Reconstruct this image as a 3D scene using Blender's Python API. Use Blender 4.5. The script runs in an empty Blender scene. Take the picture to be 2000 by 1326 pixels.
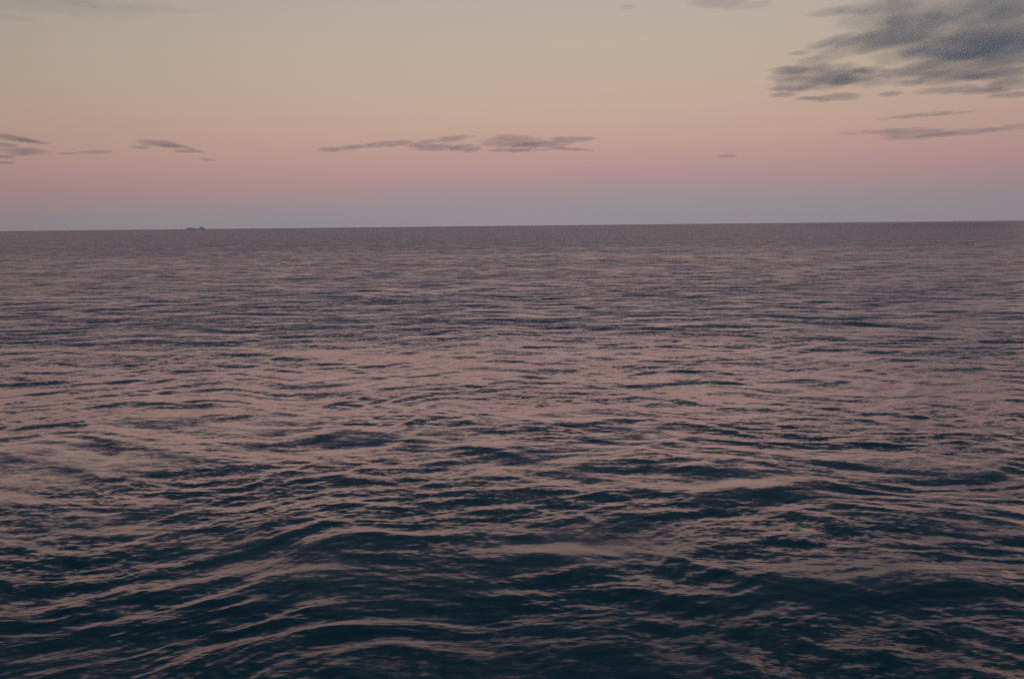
import bpy, math, random
import numpy as np
from mathutils import Vector, Matrix

R = math.radians
scene = bpy.context.scene
coll = scene.collection

# ------------------------------------------------------------------ camera
W, H = 2000.0, 1326.0
FOCAL, SENSOR = 30.0, 36.0
FPX = W * FOCAL / SENSOR
EYE = 8.5
HORIZON_Y = 441.0
PITCH = math.atan((H / 2 - HORIZON_Y) / FPX)
ROLL = R(-0.60)
cam_data = bpy.data.cameras.new("camera")
cam_data.lens = FOCAL
cam_data.sensor_width = SENSOR
cam_data.sensor_fit = 'HORIZONTAL'
cam_data.clip_start = 0.1
cam_data.clip_end = 200000.0
cam = bpy.data.objects.new("camera", cam_data)
coll.objects.link(cam)
CAM_ROT = Matrix.Rotation(R(90) - PITCH, 3, 'X') @ Matrix.Rotation(ROLL, 3, 'Z')
cam.matrix_world = Matrix.Translation((0, 0, EYE)) @ CAM_ROT.to_4x4()
scene.camera = cam

# ------------------------------------------------------------------ world: dusk sky opposite the set sun
SUN_AZ = R(180 + 15)          # sun is behind the viewer, at the horizon
world = bpy.data.worlds.new("World")
scene.world = world
world.use_nodes = True
wt = world.node_tree
wt.nodes.clear()


def srgb(h):
    h = h.lstrip('#')
    out = []
    for i in (0, 2, 4):
        c = int(h[i:i + 2], 16) / 255
        out.append(c / 12.92 if c <= 0.04045 else ((c + 0.055) / 1.055) ** 2.4)
    return (*out, 1.0)


class NT:
    """tiny helper around a node tree"""
    def __init__(self, tree):
        self.t = tree

    def node(self, kind, **kw):
        n = self.t.nodes.new(kind)
        for k, v in kw.items():
            setattr(n, k, v)
        return n

    def put(self, sock, v):
        if hasattr(v, 'is_linked') or isinstance(v, bpy.types.NodeSocket):
            self.t.links.new(v, sock)
        else:
            sock.default_value = v

    def math(self, op, a, b=None, c=None, clamp=False):
        n = self.node('ShaderNodeMath', operation=op, use_clamp=clamp)
        for i, v in enumerate((a, b, c)):
            if v is not None:
                self.put(n.inputs[i], v)
        return n.outputs[0]

    def vmath(self, op, a, b=None, scale=None):
        n = self.node('ShaderNodeVectorMath', operation=op)
        self.put(n.inputs[0], a)
        if b is not None:
            self.put(n.inputs[1], b)
        if scale is not None:
            self.put(n.inputs[3], scale)
        return n.outputs['Value'] if op in ('LENGTH', 'DOT_PRODUCT') else n.outputs[0]

    def noise(self, vec, scale, detail=2.0, rough=0.5, dist=0.0):
        n = self.node('ShaderNodeTexNoise')
        n.noise_dimensions = '3D'
        self.put(n.inputs['Vector'], vec)
        n.inputs['Scale'].default_value = scale
        n.inputs['Detail'].default_value = detail
        n.inputs['Roughness'].default_value = rough
        n.inputs['Distortion'].default_value = dist
        return n

    def ramp(self, fac, stops, interp='LINEAR'):
        n = self.node('ShaderNodeValToRGB')
        n.color_ramp.interpolation = interp
        e = n.color_ramp.elements
        while len(e) < len(stops):
            e.new(0.5)
        for el, (p, col) in zip(e, stops):
            el.position = p
            el.color = col
        self.put(n.inputs[0], fac)
        return n.outputs[0]

    def maprange(self, v, a, b, c, d, smooth=False):
        n = self.node('ShaderNodeMapRange')
        if smooth:
            n.interpolation_type = 'SMOOTHSTEP'
        self.put(n.inputs[0], v)
        for i, q in enumerate((a, b, c, d)):
            n.inputs[i + 1].default_value = q
        return n.outputs[0]


w = NT(wt)
tc = w.node('ShaderNodeTexCoord')
dirv = w.vmath('NORMALIZE', tc.outputs['Generated'])
sep = w.node('ShaderNodeSeparateXYZ')
w.put(sep.inputs[0], dirv)
dx, dy, dz = sep.outputs
# squared sine of the azimuth away from the antisolar point
AZ0 = R(4)
horiz = w.math('SQRT', w.math('MAXIMUM', w.math('SUBTRACT', 1.0, w.math('MULTIPLY', dz, dz)), 1e-5))
cross = w.math('SUBTRACT', w.math('MULTIPLY', dx, math.cos(AZ0)), w.math('MULTIPLY', dy, math.sin(AZ0)))
sn = w.math('DIVIDE', cross, horiz)
s2 = w.math('MULTIPLY', sn, sn)
# the earth's shadow stands highest opposite the sun and sinks to the sides
AZ1 = R(15)
crs1 = w.math('SUBTRACT', w.math('MULTIPLY', dx, math.cos(AZ1)), w.math('MULTIPLY', dy, math.sin(AZ1)))
sn1 = w.math('DIVIDE', crs1, horiz)
low = w.math('MULTIPLY', w.math('MULTIPLY', sn1, sn1), 0.034)
# faint unevenness of the air
big = w.noise(w.vmath('MULTIPLY', dirv, (1.5, 1.5, 9.0)), 1.6, 3.0, 0.55)
wob = w.math('MULTIPLY', w.math('SUBTRACT', big.outputs['Fac'], 0.5), 0.022)
zz = w.math('ADD', w.math('ADD', dz, low), wob)
tpos = w.math('SQRT', w.math('MAXIMUM', zz, 0.0))


def el(deg):
    return math.sqrt(math.sin(R(deg)))


SKY = [
    (0.0, '#918d92'), (el(0.9), '#938d93'), (el(1.9), '#9b8e93'), (el(3.0), '#a98d90'),
    (el(4.2), '#b59391'), (el(5.6), '#bd9c92'), (el(7.4), '#bfa495'), (el(9.5), '#bea998'),
    (el(12.0), '#b9ab9c'), (el(15.0), '#b4a79f'), (el(17.0), '#a08d8c'), (el(20.5), '#666672'), (el(25.5), '#475a69'),
    (el(36.0), '#465d70'), (el(50.0), '#466278'), (1.0, '#48667f'),
]
sky_col = w.ramp(tpos, [(p, srgb(c)) for p, c in SKY], 'B_SPLINE')
dim = w.math('SUBTRACT', 1.0, w.math('MULTIPLY', s2, 0.58))
sky_mul = w.node('ShaderNodeVectorMath', operation='SCALE')
w.put(sky_mul.inputs[0], sky_col)
w.put(sky_mul.inputs[3], dim)
nish = w.node('ShaderNodeTexSky')
nish.sky_type = 'NISHITA'
nish.sun_disc = False
nish.sun_elevation = R(0.5)
nish.sun_rotation = SUN_AZ
nish.altitude = 5.0
nish.dust_density = 2.0
bg_a = w.node('ShaderNodeBackground')
w.put(bg_a.inputs[0], sky_mul.outputs[0])
bg_a.inputs[1].default_value = 1.0
bg_b = w.node('ShaderNodeBackground')
w.put(bg_b.inputs[0], nish.outputs[0])
bg_b.inputs[1].default_value = 0.02
addb = w.node('ShaderNodeAddShader')
w.put(addb.inputs[0], bg_a.outputs[0])
w.put(addb.inputs[1], bg_b.outputs[0])
wo = w.node('ShaderNodeOutputWorld')
w.put(wo.inputs['Surface'], addb.outputs[0])
world.cycles.sampling_method = 'MANUAL'
world.cycles.sample_map_resolution = 1024

# the last light of the sun, behind the viewer and very weak
sun_data = bpy.data.lights.new("sun", 'SUN')
sun_data.energy = 0.12
sun_data.angle = R(6)
sun_data.color = (1.0, 0.62, 0.45)
sun = bpy.data.objects.new("sun", sun_data)
coll.objects.link(sun)
sun_dir = Vector((math.sin(SUN_AZ) * math.cos(R(1.5)), math.cos(SUN_AZ) * math.cos(R(1.5)), math.sin(R(1.5))))
sun.rotation_euler = sun_dir.to_track_quat('Z', 'Y').to_euler()

scene.view_settings.view_transform = 'Standard'
scene.view_settings.look = 'None'
scene.view_settings.gamma = 1.0
scene.view_settings.exposure = 0.0
scene.view_settings.use_curve_mapping = False
scene.render.engine = 'CYCLES'
scene.cycles.use_denoising = False
scene.cycles.max_bounces = 8
scene.cycles.volume_bounces = 6
scene.cycles.volume_step_rate = 1.0
scene.cycles.volume_max_steps = 256
scene.cycles.use_adaptive_sampling = False
scene.cycles.filter_width = 1.5


def tag(o, label=None, cat=None, group=None, kind=None):
    for k, v in (('label', label), ('category', cat), ('group', group), ('kind', kind)):
        if v:
            o[k] = v
    return o


def mesh_obj(name, me, mat, parent=None):
    o = bpy.data.objects.new(name, me)
    coll.objects.link(o)
    if mat and not me.materials:
        me.materials.append(mat)
    o.parent = parent
    return o


# ------------------------------------------------------------------ sea material
def sea_material():
    m = bpy.data.materials.new("sea_water")
    m.use_nodes = True
    n = NT(m.node_tree)
    m.node_tree.nodes.clear()
    out = n.node('ShaderNodeOutputMaterial')
    body = n.node('ShaderNodeBsdfDiffuse')
    gloss = n.node('ShaderNodeBsdfGlossy')
    mix = n.node('ShaderNodeMixShader')
    geo = n.node('ShaderNodeNewGeometry')
    pos = geo.outputs['Position']
    lost = n.node('ShaderNodeAttribute', attribute_name='wavelet')
    patch = n.node('ShaderNodeAttribute', attribute_name='breeze')

    def slopes(vec_scale, scale, detail, offset):
        v = n.vmath('MULTIPLY', n.vmath('ADD', pos, offset), vec_scale)
        t = n.noise(v, scale, detail, 0.55, 0.0)
        return n.vmath('SUBTRACT', t.outputs['Color'], (0.5, 0.5, 0.5))
    # unresolved wavelets (far water), elongated along their crests
    far = n.vmath('MULTIPLY', slopes((0.42, 1.0, 0.0), 0.55, 3.0, (31.0, 7.0, 0.0)), (2.2, 4.6, 0.0))
    far = n.vmath('SCALE', far, scale=lost.outputs['Fac'])
    # towards the horizon only the steep fronts stay in sight
    front = n.math('MULTIPLY', n.math('MAXIMUM', n.math('SUBTRACT', lost.outputs['Fac'], 0.048), 0.0), -5.6)
    cf = n.node('ShaderNodeCombineXYZ')
    n.put(cf.inputs[1], front)
    far = n.vmath('ADD', far, cf.outputs[0])
    # hand-sized ripples on top of every wave
    mid = n.vmath('MULTIPLY', slopes((0.30, 1.0, 0.3), 4.5, 2.0, (3.0, 57.0, 0.0)), (0.20, 0.42, 0.0))
    fine = n.vmath('MULTIPLY', slopes((0.35, 1.0, 0.3), 15.0, 2.0, (13.0, 5.0, 0.0)), (0.18, 0.42, 0.0))
    near = n.vmath('SCALE', n.vmath('ADD', mid, fine), scale=patch.outputs['Fac'])
    raw = n.node('ShaderNodeSeparateXYZ')
    n.put(raw.inputs[0], n.vmath('ADD', geo.outputs['Normal'], n.vmath('ADD', far, near)))
    # wind waves have steep fronts (towards -Y) and gentle backs
    back = n.math('ADD', n.math('MINIMUM', raw.outputs[1], 0.062),
                  n.math('MULTIPLY', n.math('MAXIMUM', n.math('SUBTRACT', raw.outputs[1], 0.062), 0.0), 0.35))
    comb = n.node('ShaderNodeCombineXYZ')
    n.put(comb.inputs[0], raw.outputs[0])
    n.put(comb.inputs[1], back)
    n.put(comb.inputs[2], raw.outputs[2])
    nor = n.vmath('NORMALIZE', comb.outputs[0])
    body.inputs['Color'].default_value = (0.010, 0.070, 0.078, 1)
    n.put(body.inputs['Normal'], nor)
    gloss.inputs['Color'].default_value = (1.0, 0.83, 0.89, 1)
    gloss.inputs['Roughness'].default_value = 0.13
    n.put(gloss.inputs['Normal'], nor)
    fres = n.node('ShaderNodeFresnel')
    fres.inputs['IOR'].default_value = 1.34
    n.put(fres.inputs['Normal'], nor)
    n.put(mix.inputs[0], n.math('MINIMUM', n.math('POWER', n.math('MULTIPLY', fres.outputs[0], 2.1), 1.25), 0.66))
    n.put(mix.inputs[1], body.outputs[0])
    n.put(mix.inputs[2], gloss.outputs[0])
    n.put(out.inputs['Surface'], mix.outputs[0])
    return m


# ------------------------------------------------------------------ the sea: one sheet to the horizon
def build_sea():
    rng = np.random.default_rng(23)
    px = W / 1024.0
    f = FPX / px
    # ring radii, finest where the viewer sees single ripples
    rows = [0.9]
    r = 0.9
    while r < 60000:
        if r < 6.5:
            d = 0.10 - 0.012 * (r - 0.9)
        elif r < 260:
            d = min(max(0.017, 0.62 * r * r / (EYE * f)), 0.55)
        else:
            d = 0.55 * (r / 260.0) ** 2.1
        r += d
        rows.append(r)
    rr = np.array(rows)
    dr = np.gradient(rr)
    step = R(0.083)
    fine = np.arange(-R(43), R(43) + step / 2, step)
    coarse = np.linspace(R(43), R(317), 60)[1:-1]
    ang = np.concatenate([fine, coarse])          # measured from +Y towards +X
    nF, nC, nR = len(fine), len(ang), len(rr)
    X = (rr[:, None] * np.sin(fine)[None, :]).astype(np.float32)
    Y = (rr[:, None] * np.cos(fine)[None, :]).astype(np.float32)
    Z = np.zeros_like(X)
    DX = np.zeros_like(X)
    DY = np.zeros_like(X)
    # breeze patches: slow, wide streaks where the surface is ruffled more or less
    P = np.zeros_like(X)
    lim = np.searchsorted(rr, 2500.0)
    for lam, a in ((70, .16), (38, .18), (21, .22), (11, .26), (6.5, .28), (4.0, .26)):
        for _ in range(4):
            th = rng.uniform(R(20), R(160))
            k = 2 * math.pi / (lam * rng.uniform(0.75, 1.3))
            nr = np.searchsorted(rr, min(60000, lam * 40))
            P[:nr] += a * 0.5 * np.sin(k * (0.6 * math.cos(th) * X[:nr] + math.sin(th) * Y[:nr]) + rng.uniform(0, 6.28))
    P = np.clip(1.0 + 0.7 * P, 0.5, 2.1).astype(np.float32)
    # glassy slicks in front of the viewer where the breeze does not reach
    for cx, cy, sx, sy, st in ((1.7, 22.0, 2.6, 1.5, .6), (7.4, 27.5, 4.0, 1.8, .55), (3.4, 17.8, 2.4, 1.0, .5), (-12, 51, 12, 6, .35), (5, 61, 13, 6, .3)):
        P *= (1 - st * np.exp(-((X - cx) / sx) ** 2 - ((Y - cy) / sy) ** 2)).astype(np.float32)
    edge = np.clip((R(43) - np.abs(fine)) / R(2.5), 0, 1)
    edge = (edge * edge * (3 - 2 * edge)).astype(np.float32)
    lost = np.zeros((nR, nF), np.float32)
    # currents bend the crests: two slow warps of the plane, one for each wave system
    near_rows = np.searchsorted(rr, 400.0)
    warps = []
    for sgn in (1, -1):
        wx = np.zeros((near_rows, nF), np.float32)
        wy = np.zeros((near_rows, nF), np.float32)
        for lam, a in ((26, 1.3), (15, 0.9), (9, 0.55), (5.5, 0.28), (3.3, 0.13)):
            for _ in range(3):
                th = rng.uniform(0, 2 * math.pi)
                k = 2 * math.pi / (lam * rng.uniform(0.8, 1.25))
                p = k * (math.cos(th) * X[:near_rows] + math.sin(th) * Y[:near_rows]) + rng.uniform(0, 6.28)
                wx += np.float32(0.6 * a) * np.sin(p)
                wy += np.float32(0.6 * a) * np.cos(p * 0.93 + 1.7)
        warps.append((wx, wy))
    octaves = [(9.0, 5.0, 0.018, 16, 18), (5.0, 2.8, 0.032, 30, 20), (2.8, 1.5, 0.044, 40, 20),
               (1.5, 0.8, 0.040, 44, 22), (0.8, 0.42, 0.032, 44, 28), (0.42, 0.24, 0.026, 36, 34)]
    for l0, l1, slope, num, spread in octaves:
        amp_s = slope * math.sqrt(2.0 / num)
        for i in range(num):
            lam = l0 * (l1 / l0) ** rng.random()
            k = 2 * math.pi / lam
            th = R(-90) + R(10 if i % 3 else -20) + rng.normal(0, R(spread))   # travel direction, towards the viewer
            ph = rng.uniform(0, 2 * math.pi)
            kx, ky = k * math.cos(th), k * math.sin(th)
            q = lam / np.maximum(dr / max(abs(math.sin(th)), .25), 1e-6)
            q2 = lam / (rr * step)
            q = np.minimum(q, q2)
            att = np.clip((q - 2.6) / 2.6, 0, 1)
            att = (att * att * (3 - 2 * att)).astype(np.float32)
            nz = int(np.max(np.nonzero(att > 0)[0])) + 1 if np.any(att > 0) else 0
            lost += ((amp_s ** 2 / 2) * (1 - att ** 2))[:, None].astype(np.float32)
            if not nz:
                continue
            a = amp_s / k
            p = (np.float32(kx) * X[:nz] + np.float32(ky) * Y[:nz] + np.float32(ph))
            nw = min(nz, near_rows)
            wx, wy = warps[0 if i % 3 else 1]
            p[:nw] += np.float32(kx) * wx[:nw] + np.float32(ky) * wy[:nw]
            mod = att[:nz, None] * edge[None, :]
            if lam < 2.8:
                mod = mod * (P[:nz] if lam < 1.5 else (0.5 + 0.5 * P[:nz]))
            s, c = np.sin(p), np.cos(p)
            Z[:nz] += np.float32(a) * s * mod
            c *= mod
            DX[:nz] += np.float32(0.6 * a * kx / k) * c
            DY[:nz] += np.float32(0.6 * a * ky / k) * c
    # a few low swells whose far sides catch the bright sky
    for cx, cy, sx, sy, A in ((1.5, 21.3, 1.3, .62, .062), (7.2, 26.7, 2.6, .75, .07), (10.5, 27.2, 1.8, .7, .05), (3.3, 17.3, 1.7, .42, .036), (.2, 22.8, 1.0, .5, .035)):
        m = 200 + np.searchsorted(rr, 40.0)
        u = X[:m] - cx
        Z[:m] += (A * np.exp(-(u / sx) ** 2 - ((Y[:m] - cy - .12 * u + .1 * np.sin(2.1 * u)) / sy) ** 2)).astype(np.float32)
    Pf = 0.88 + 0.12 * P
    wave = np.sqrt(lost) * Pf
    # whole ring: fine wedge + coarse remainder
    full = np.zeros((nR, nC, 3), np.float32)
    full[:, :nF, 0] = X + DX
    full[:, :nF, 1] = Y + DY
    full[:, :nF, 2] = Z
    full[:, nF:, 0] = rr[:, None] * np.sin(coarse)[None, :]
    full[:, nF:, 1] = rr[:, None] * np.cos(coarse)[None, :]
    wv = np.full((nR, nC), 0.12, np.float32)
    wv[:, :nF] = wave * edge + 0.12 * (1 - edge)
    br = np.ones((nR, nC), np.float32)
    br[:, :nF] = P
    verts = np.concatenate([full.reshape(-1, 3), np.zeros((1, 3), np.float32)])
    idx = np.arange(nR * nC).reshape(nR, nC)
    nxt = np.roll(idx, -1, axis=1)
    quads = np.stack([idx[:-1], idx[1:], nxt[1:], nxt[:-1]], axis=-1).reshape(-1, 4)
    # angle grows clockwise seen from above: flip so normals look up
    quads = quads[:, ::-1]
    centre = nR * nC
    tris = np.stack([np.full(nC, centre), nxt[0], idx[0]], axis=-1)
    me = bpy.data.meshes.new("sea")
    nq, nt = len(quads), len(tris)
    me.vertices.add(len(verts))
    me.vertices.foreach_set("co", verts.ravel())
    me.loops.add(nq * 4 + nt * 3)
    me.loops.foreach_set("vertex_index", np.concatenate([quads.ravel(), tris.ravel()]).astype(np.int32))
    me.polygons.add(nq + nt)
    starts = np.concatenate([np.arange(nq) * 4, nq * 4 + np.arange(nt) * 3]).astype(np.int32)
    me.polygons.foreach_set("loop_start", starts)
    me.update(calc_edges=True)
    me.polygons.foreach_set("use_smooth", np.ones(nq + nt, bool))
    for nm, arr in (("wavelet", wv), ("breeze", br)):
        at = me.attributes.new(nm, 'FLOAT', 'POINT')
        at.data.foreach_set("value", np.concatenate([arr.ravel(), [0.12]]).astype(np.float32))
    if me.polygons[nq // 2].normal.z < 0:
        me.flip_normals()
    print("sea rows", nR, "cols", nC, "quads", nq, "rms slope lost", float(np.sqrt(lost.max())))
    return me


sea = mesh_obj("sea", build_sea(), sea_material())
tag(sea, "dark teal rippled sea reflecting the pink dusk sky", "sea", kind="structure")


# ------------------------------------------------------------------ bearings
def bearing(x, y):
    """unit direction from the viewer for a place in the 2000 x 1326 photograph"""
    v = CAM_ROT @ Vector((x - W / 2, H / 2 - y, -FPX))
    return v.normalized()


# ------------------------------------------------------------------ clouds
def cloud_material():
    m = bpy.data.materials.new("dusk_cloud")
    m.use_nodes = True
    n = NT(m.node_tree)
    m.node_tree.nodes.clear()
    out = n.node('ShaderNodeOutputMaterial')
    tcn = n.node('ShaderNodeTexCoord')
    geo = n.node('ShaderNodeNewGeometry')
    thick = n.node('ShaderNodeAttribute', attribute_name='thickness', attribute_type='OBJECT')
    r = n.vmath('LENGTH', tcn.outputs['Object'])
    base = n.math('SUBTRACT', 1.0, r)
    nv = n.vmath('MULTIPLY', geo.outputs['Position'], (1 / 260.0, 1 / 560.0, 1 / 70.0))
    t = n.noise(nv, 1.0, 5.0, 0.62, 0.2)
    ns = n.math('MULTIPLY', n.math('SUBTRACT', t.outputs['Fac'], 0.5), 2.5)
    d = n.math('ADD', n.math('MULTIPLY', base, 1.45), ns)
    d = n.maprange(d, 0.12, 0.66, 0.0, 1.0, True)
    d = n.math('MULTIPLY', d, n.maprange(base, 0.0, 0.12, 0.0, 1.0))
    d = n.math('MULTIPLY', d, thick.outputs['Fac'])
    vol = n.node('ShaderNodeVolumePrincipled')
    vol.inputs['Color'].default_value = (0.60, 0.80, 1.0, 1)
    vol.inputs['Anisotropy'].default_value = 0.55
    n.put(vol.inputs['Density'], d)
    n.put(out.inputs['Volume'], vol.outputs[0])
    return m


CLOUD_MAT = cloud_material()


def unit_sphere(name):
    import bmesh
    bm = bmesh.new()
    bmesh.ops.create_icosphere(bm, subdivisions=3, radius=1.0)
    me = bpy.data.meshes.new(name)
    bm.to_mesh(me)
    bm.free()
    me.materials.append(CLOUD_MAT)
    return me


LOBE = unit_sphere("cloud_lobe")
ALT = 1500.0


def cloud(label, lobes, name="cloud"):
    c0 = lobes[0]
    d = bearing(c0[0], c0[1])
    base = d * (ALT / d.z)
    root = bpy.data.objects.new(name, None)
    coll.objects.link(root)
    root.location = base + Vector((0, 0, EYE))
    root.empty_display_size = 200
    tag(root, label, "cloud", "dusk clouds over the sea")
    for q in lobes:
        x, y, hw, hh = q[:4]
        tilt = q[4] if len(q) > 4 else 0.0
        opa = q[5] if len(q) > 5 else 1.0
        d = bearing(x, y)
        dist = ALT / d.z
        p = d * dist
        m_px = dist / FPX
        rx = hw * m_px * 1.12
        Hh = hh * m_px * 1.18
        e = math.asin(d.z)
        rz = 0.62 * Hh
        ry = min(Hh * 0.5 / math.sin(e), rx * 1.2)
        rz = math.sqrt(max(Hh ** 2 - (ry * math.sin(e)) ** 2, (0.45 * Hh) ** 2)) / math.cos(e)
        o = bpy.data.objects.new("cloud_lobe", LOBE)
        coll.objects.link(o)
        o.parent = root
        az = math.atan2(d.x, d.y)
        rot = Matrix.Rotation(-az, 4, 'Z') @ Matrix.Rotation(R(tilt), 4, 'Y')
        o.matrix_local = Matrix.Translation(p + Vector((0, 0, EYE)) - root.location) @ rot @ Matrix.Diagonal((rx, ry, rz, 1))
        path = 2 * min(ry / math.cos(e), rz / math.sin(e))
        o["thickness"] = 0.82 * opa / path
    return root


cloud("heavy blue grey cloud bank reaching into the upper right corner of the sky", [
    (1880, 62, 185, 46), (1850, 12, 190, 36), (1965, 45, 100, 62), (1700, 86, 115, 20, -4), (1640, 82, 62, 13, -5),
    (1830, 100, 120, 24), (1900, 120, 145, 30, -5), (1965, 118, 80, 40, -6), (1800, 136, 72, 15), (1850, 152, 75, 13),
    (1940, 146, 70, 10, -4), (1640, 22, 62, 9, 0, .6), (1720, 12, 80, 14, 0, .8), (1900, 90, 120, 30), (1760, 55, 90, 28)])
cloud("ragged grey cloud patch hanging left below the heavy bank", [
    (1600, 148, 92, 17), (1590, 164, 82, 16), (1600, 132, 66, 12), (1545, 138, 44, 8), (1548, 172, 42, 7),
    (1700, 137, 36, 8), (1690, 160, 60, 11), (1650, 150, 60, 14), (1530, 184, 30, 6), (1590, 118, 46, 8, 0, .8), (1562, 104, 26, 5, 0, .7)])
cloud("thin grey cloud strip just under the ragged cloud patch", [(1635, 190, 62, 8), (1580, 193, 26, 5, 0, .7)])
cloud("narrow dark cloud strip under the right end of the heavy bank", [(1865, 176, 72, 8), (1920, 178, 44, 6)])
cloud("dark cloud sliver cut by the right edge below the heavy bank", [(1965, 167, 54, 11, -5), (1985, 185, 52, 6)])
cloud("tiny cloud shred between the ragged patch and the dark strip", [(1738, 184, 24, 5, 0, .8), (1775, 163, 28, 6, 0, .8)])
cloud("long pale grey streak of cloud low over the right horizon", [
    (1735, 257, 92, 6, 0, .75), (1800, 262, 90, 8, 0, .7), (1880, 259, 80, 6, -2, .6), (1965, 250, 56, 6, -3, .6), (1780, 270, 60, 4, 0, .5)])
cloud("faint hair thin cloud line above the pale right streak", [(1790, 226, 80, 4, -3, .7), (1850, 223, 50, 3, -2, .6)])
cloud("minute faint cloud speck right of the middle in the pink band", [(1420, 305, 24, 4, 0, .7)])
cloud("long lens shaped grey cloud in the middle above the horizon", [
    (1000, 277, 76, 14), (880, 272, 52, 7, -5), (850, 288, 66, 8), (1060, 283, 62, 9), (760, 281, 52, 7, -4),
    (690, 288, 44, 5, -6), (1120, 273, 56, 7), (1120, 292, 50, 4, 3), (1010, 294, 70, 5), (910, 290, 40, 9), (820, 281, 30, 6, -10)])
cloud("small flat cloud at the left tip of the long middle cloud", [(648, 293, 28, 6)])
cloud("grey streaky cloud cut by the left edge above the horizon", [
    (22, 269, 40, 6, 6), (62, 276, 32, 4, 6), (48, 297, 46, 7), (8, 284, 30, 4, 4), (8, 306, 28, 4), (12, 318, 26, 3, 0, .8)])
cloud("faint wisp of cloud between the two left clouds", [(188, 297, 34, 3.5, -2, .7), (130, 300, 24, 3, 0, .5)])
cloud("small thin grey cloud above the distant ship", [
    (308, 280, 44, 7, 3), (345, 287, 40, 4, 4), (368, 296, 30, 4), (275, 288, 24, 4, 0, .8), (405, 312, 18, 3, 4, .6)])
cloud("soft grey cloud wisp touching the top edge right of centre", [(1405, 2, 66, 13, 0, .5), (1470, 12, 60, 8, 0, .3), (1225, 14, 22, 4, 0, .25)])
cloud("barely visible veil of cloud in the upper left corner", [(60, 4, 190, 22, 0, .28), (250, 10, 150, 12, 0, .18), (20, 36, 60, 8, 0, .25)])


# ------------------------------------------------------------------ distant cargo ship
def plain(name, col, rough=0.6):
    m = bpy.data.materials.new(name)
    m.use_nodes = True
    n = NT(m.node_tree)
    b = m.node_tree.nodes['Principled BSDF']
    tcn = n.node('ShaderNodeTexCoord')
    t = n.noise(tcn.outputs['Object'], 0.15, 4.0, 0.6)
    c0 = tuple(v * 0.8 for v in col) + (1,)
    c1 = tuple(min(v * 1.15, 1) for v in col) + (1,)
    n.put(b.inputs['Base Color'], n.ramp(t.outputs['Fac'], [(0.3, c0), (0.7, c1)]))
    b.inputs['Roughness'].default_value = rough
    return m


def poly_mesh(name, verts, faces):
    me = bpy.data.meshes.new(name)
    me.from_pydata(verts, [], faces)
    me.update()
    return me


def box(name, x0, x1, y0, y1, z0, z1):
    v = [(x0, y0, z0), (x1, y0, z0), (x1, y1, z0), (x0, y1, z0), (x0, y0, z1), (x1, y0, z1), (x1, y1, z1), (x0, y1, z1)]
    f = [(0, 3, 2, 1), (4, 5, 6, 7), (0, 1, 5, 4), (1, 2, 6, 5), (2, 3, 7, 6), (3, 0, 4, 7)]
    return poly_mesh(name, v, f)


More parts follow.
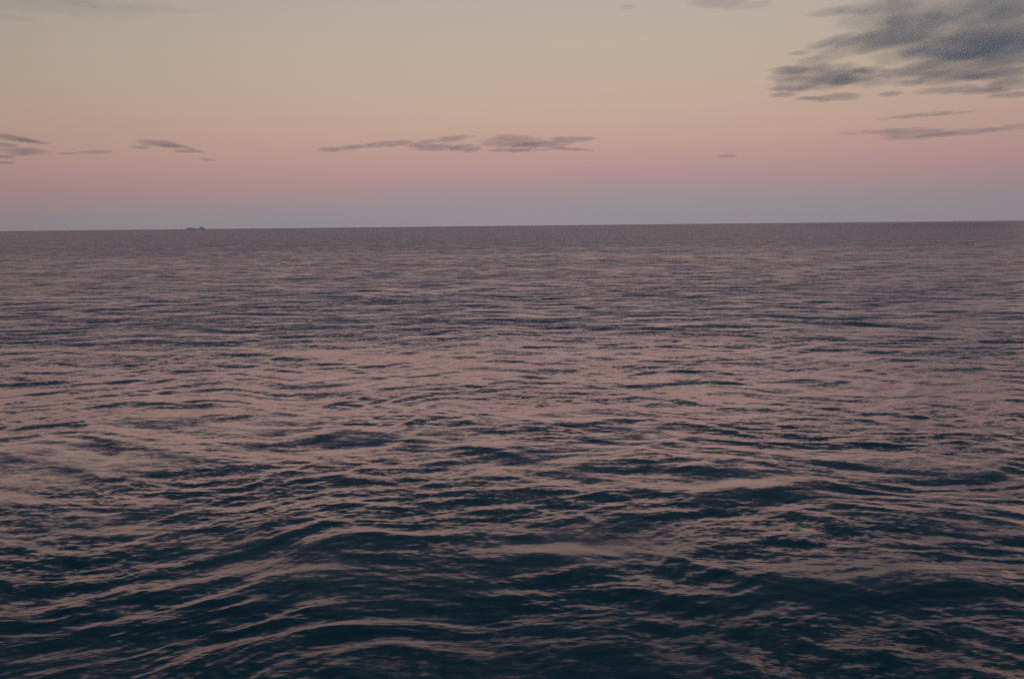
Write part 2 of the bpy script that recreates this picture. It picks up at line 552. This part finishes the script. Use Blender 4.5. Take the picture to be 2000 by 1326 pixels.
def build_ship():
    dist = 9200.0
    d = bearing(381.5, 449)
    d.z = 0
    d.normalize()
    L = 33.0 / FPX * dist
    root = bpy.data.objects.new("cargo_ship", None)
    coll.objects.link(root)
    root.location = (d.x * dist, d.y * dist, 0)
    root.rotation_euler.z = -math.atan2(d.x, d.y)
    tag(root, "tiny hazy cargo ship on the horizon at the left", "ship")
    hullm = plain("ship_hull_haze_tint", (0.60, 0.66, 0.80))  # distance haze painted into the pale blue grey hull colour
    housem = plain("ship_house_haze_tint", (0.66, 0.70, 0.80))  # house colour paled the same way, haze put into the base colour
    # hull: stations from stern (+x) to bow (-x)
    secs = []
    for t in np.linspace(0, 1, 15):
        x = L / 2 - t * L
        beam = 13.5 * (1 - max(0, (t - 0.78) / 0.22) ** 2.2) * (0.82 + 0.18 * min(1, t / 0.12))
        beam = max(beam, 0.35)
        top = 11.0 + 5.0 * max(0, (t - 0.86) / 0.14) ** 0.7 + (1.2 if t < 0.2 else 0)
        flare = 1.0 if t < 0.75 else 1.0 - 0.5 * (t - 0.75) / 0.25
        secs.append([(x, -beam, top), (x, -beam * flare, 2.0), (x, -beam * flare * 0.9, -3.0),
                     (x, beam * flare * 0.9, -3.0), (x, beam * flare, 2.0), (x, beam, top)])
    v = [p for s in secs for p in s]
    fcs = []
    for i in range(len(secs) - 1):
        for j in range(6):
            a, b2 = i * 6 + j, i * 6 + (j + 1) % 6
            fcs.append((a, b2, b2 + 6, a + 6))
    fcs.append(tuple(range(5, -1, -1)))
    fcs.append(tuple(range(len(v) - 6, len(v))))
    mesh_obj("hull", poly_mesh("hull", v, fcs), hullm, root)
    # accommodation block near the stern (right end)
    hs = L / 2 - 0.34 * L
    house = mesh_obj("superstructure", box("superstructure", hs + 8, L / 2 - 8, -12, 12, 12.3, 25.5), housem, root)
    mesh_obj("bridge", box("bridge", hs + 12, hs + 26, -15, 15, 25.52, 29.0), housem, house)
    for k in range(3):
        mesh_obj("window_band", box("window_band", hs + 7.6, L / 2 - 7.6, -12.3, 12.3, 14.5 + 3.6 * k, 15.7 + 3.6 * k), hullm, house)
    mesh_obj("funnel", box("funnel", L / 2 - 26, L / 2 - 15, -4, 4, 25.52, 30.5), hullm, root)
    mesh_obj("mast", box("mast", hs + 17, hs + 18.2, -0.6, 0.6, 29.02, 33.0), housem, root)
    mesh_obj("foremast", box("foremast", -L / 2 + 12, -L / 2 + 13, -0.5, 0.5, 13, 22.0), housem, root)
    # deck cargo: rows of stacked containers, lower amidships
    xs = np.linspace(-L / 2 + 20, hs - 16, 9)
    hts = (18.5, 21.0, 21.0, 20.5, 18.5, 16.5, 16.0, 15.5, 17.5)
    tones = [plain("container_haze_tint_%s" % nm, c) for nm, c in  # container tones also bleached towards blue grey to paint in the haze
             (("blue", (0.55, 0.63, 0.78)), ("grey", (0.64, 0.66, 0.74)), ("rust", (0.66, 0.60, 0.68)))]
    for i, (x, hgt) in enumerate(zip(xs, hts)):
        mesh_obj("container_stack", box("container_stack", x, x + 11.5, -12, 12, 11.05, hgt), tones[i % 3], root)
    return root


build_ship()
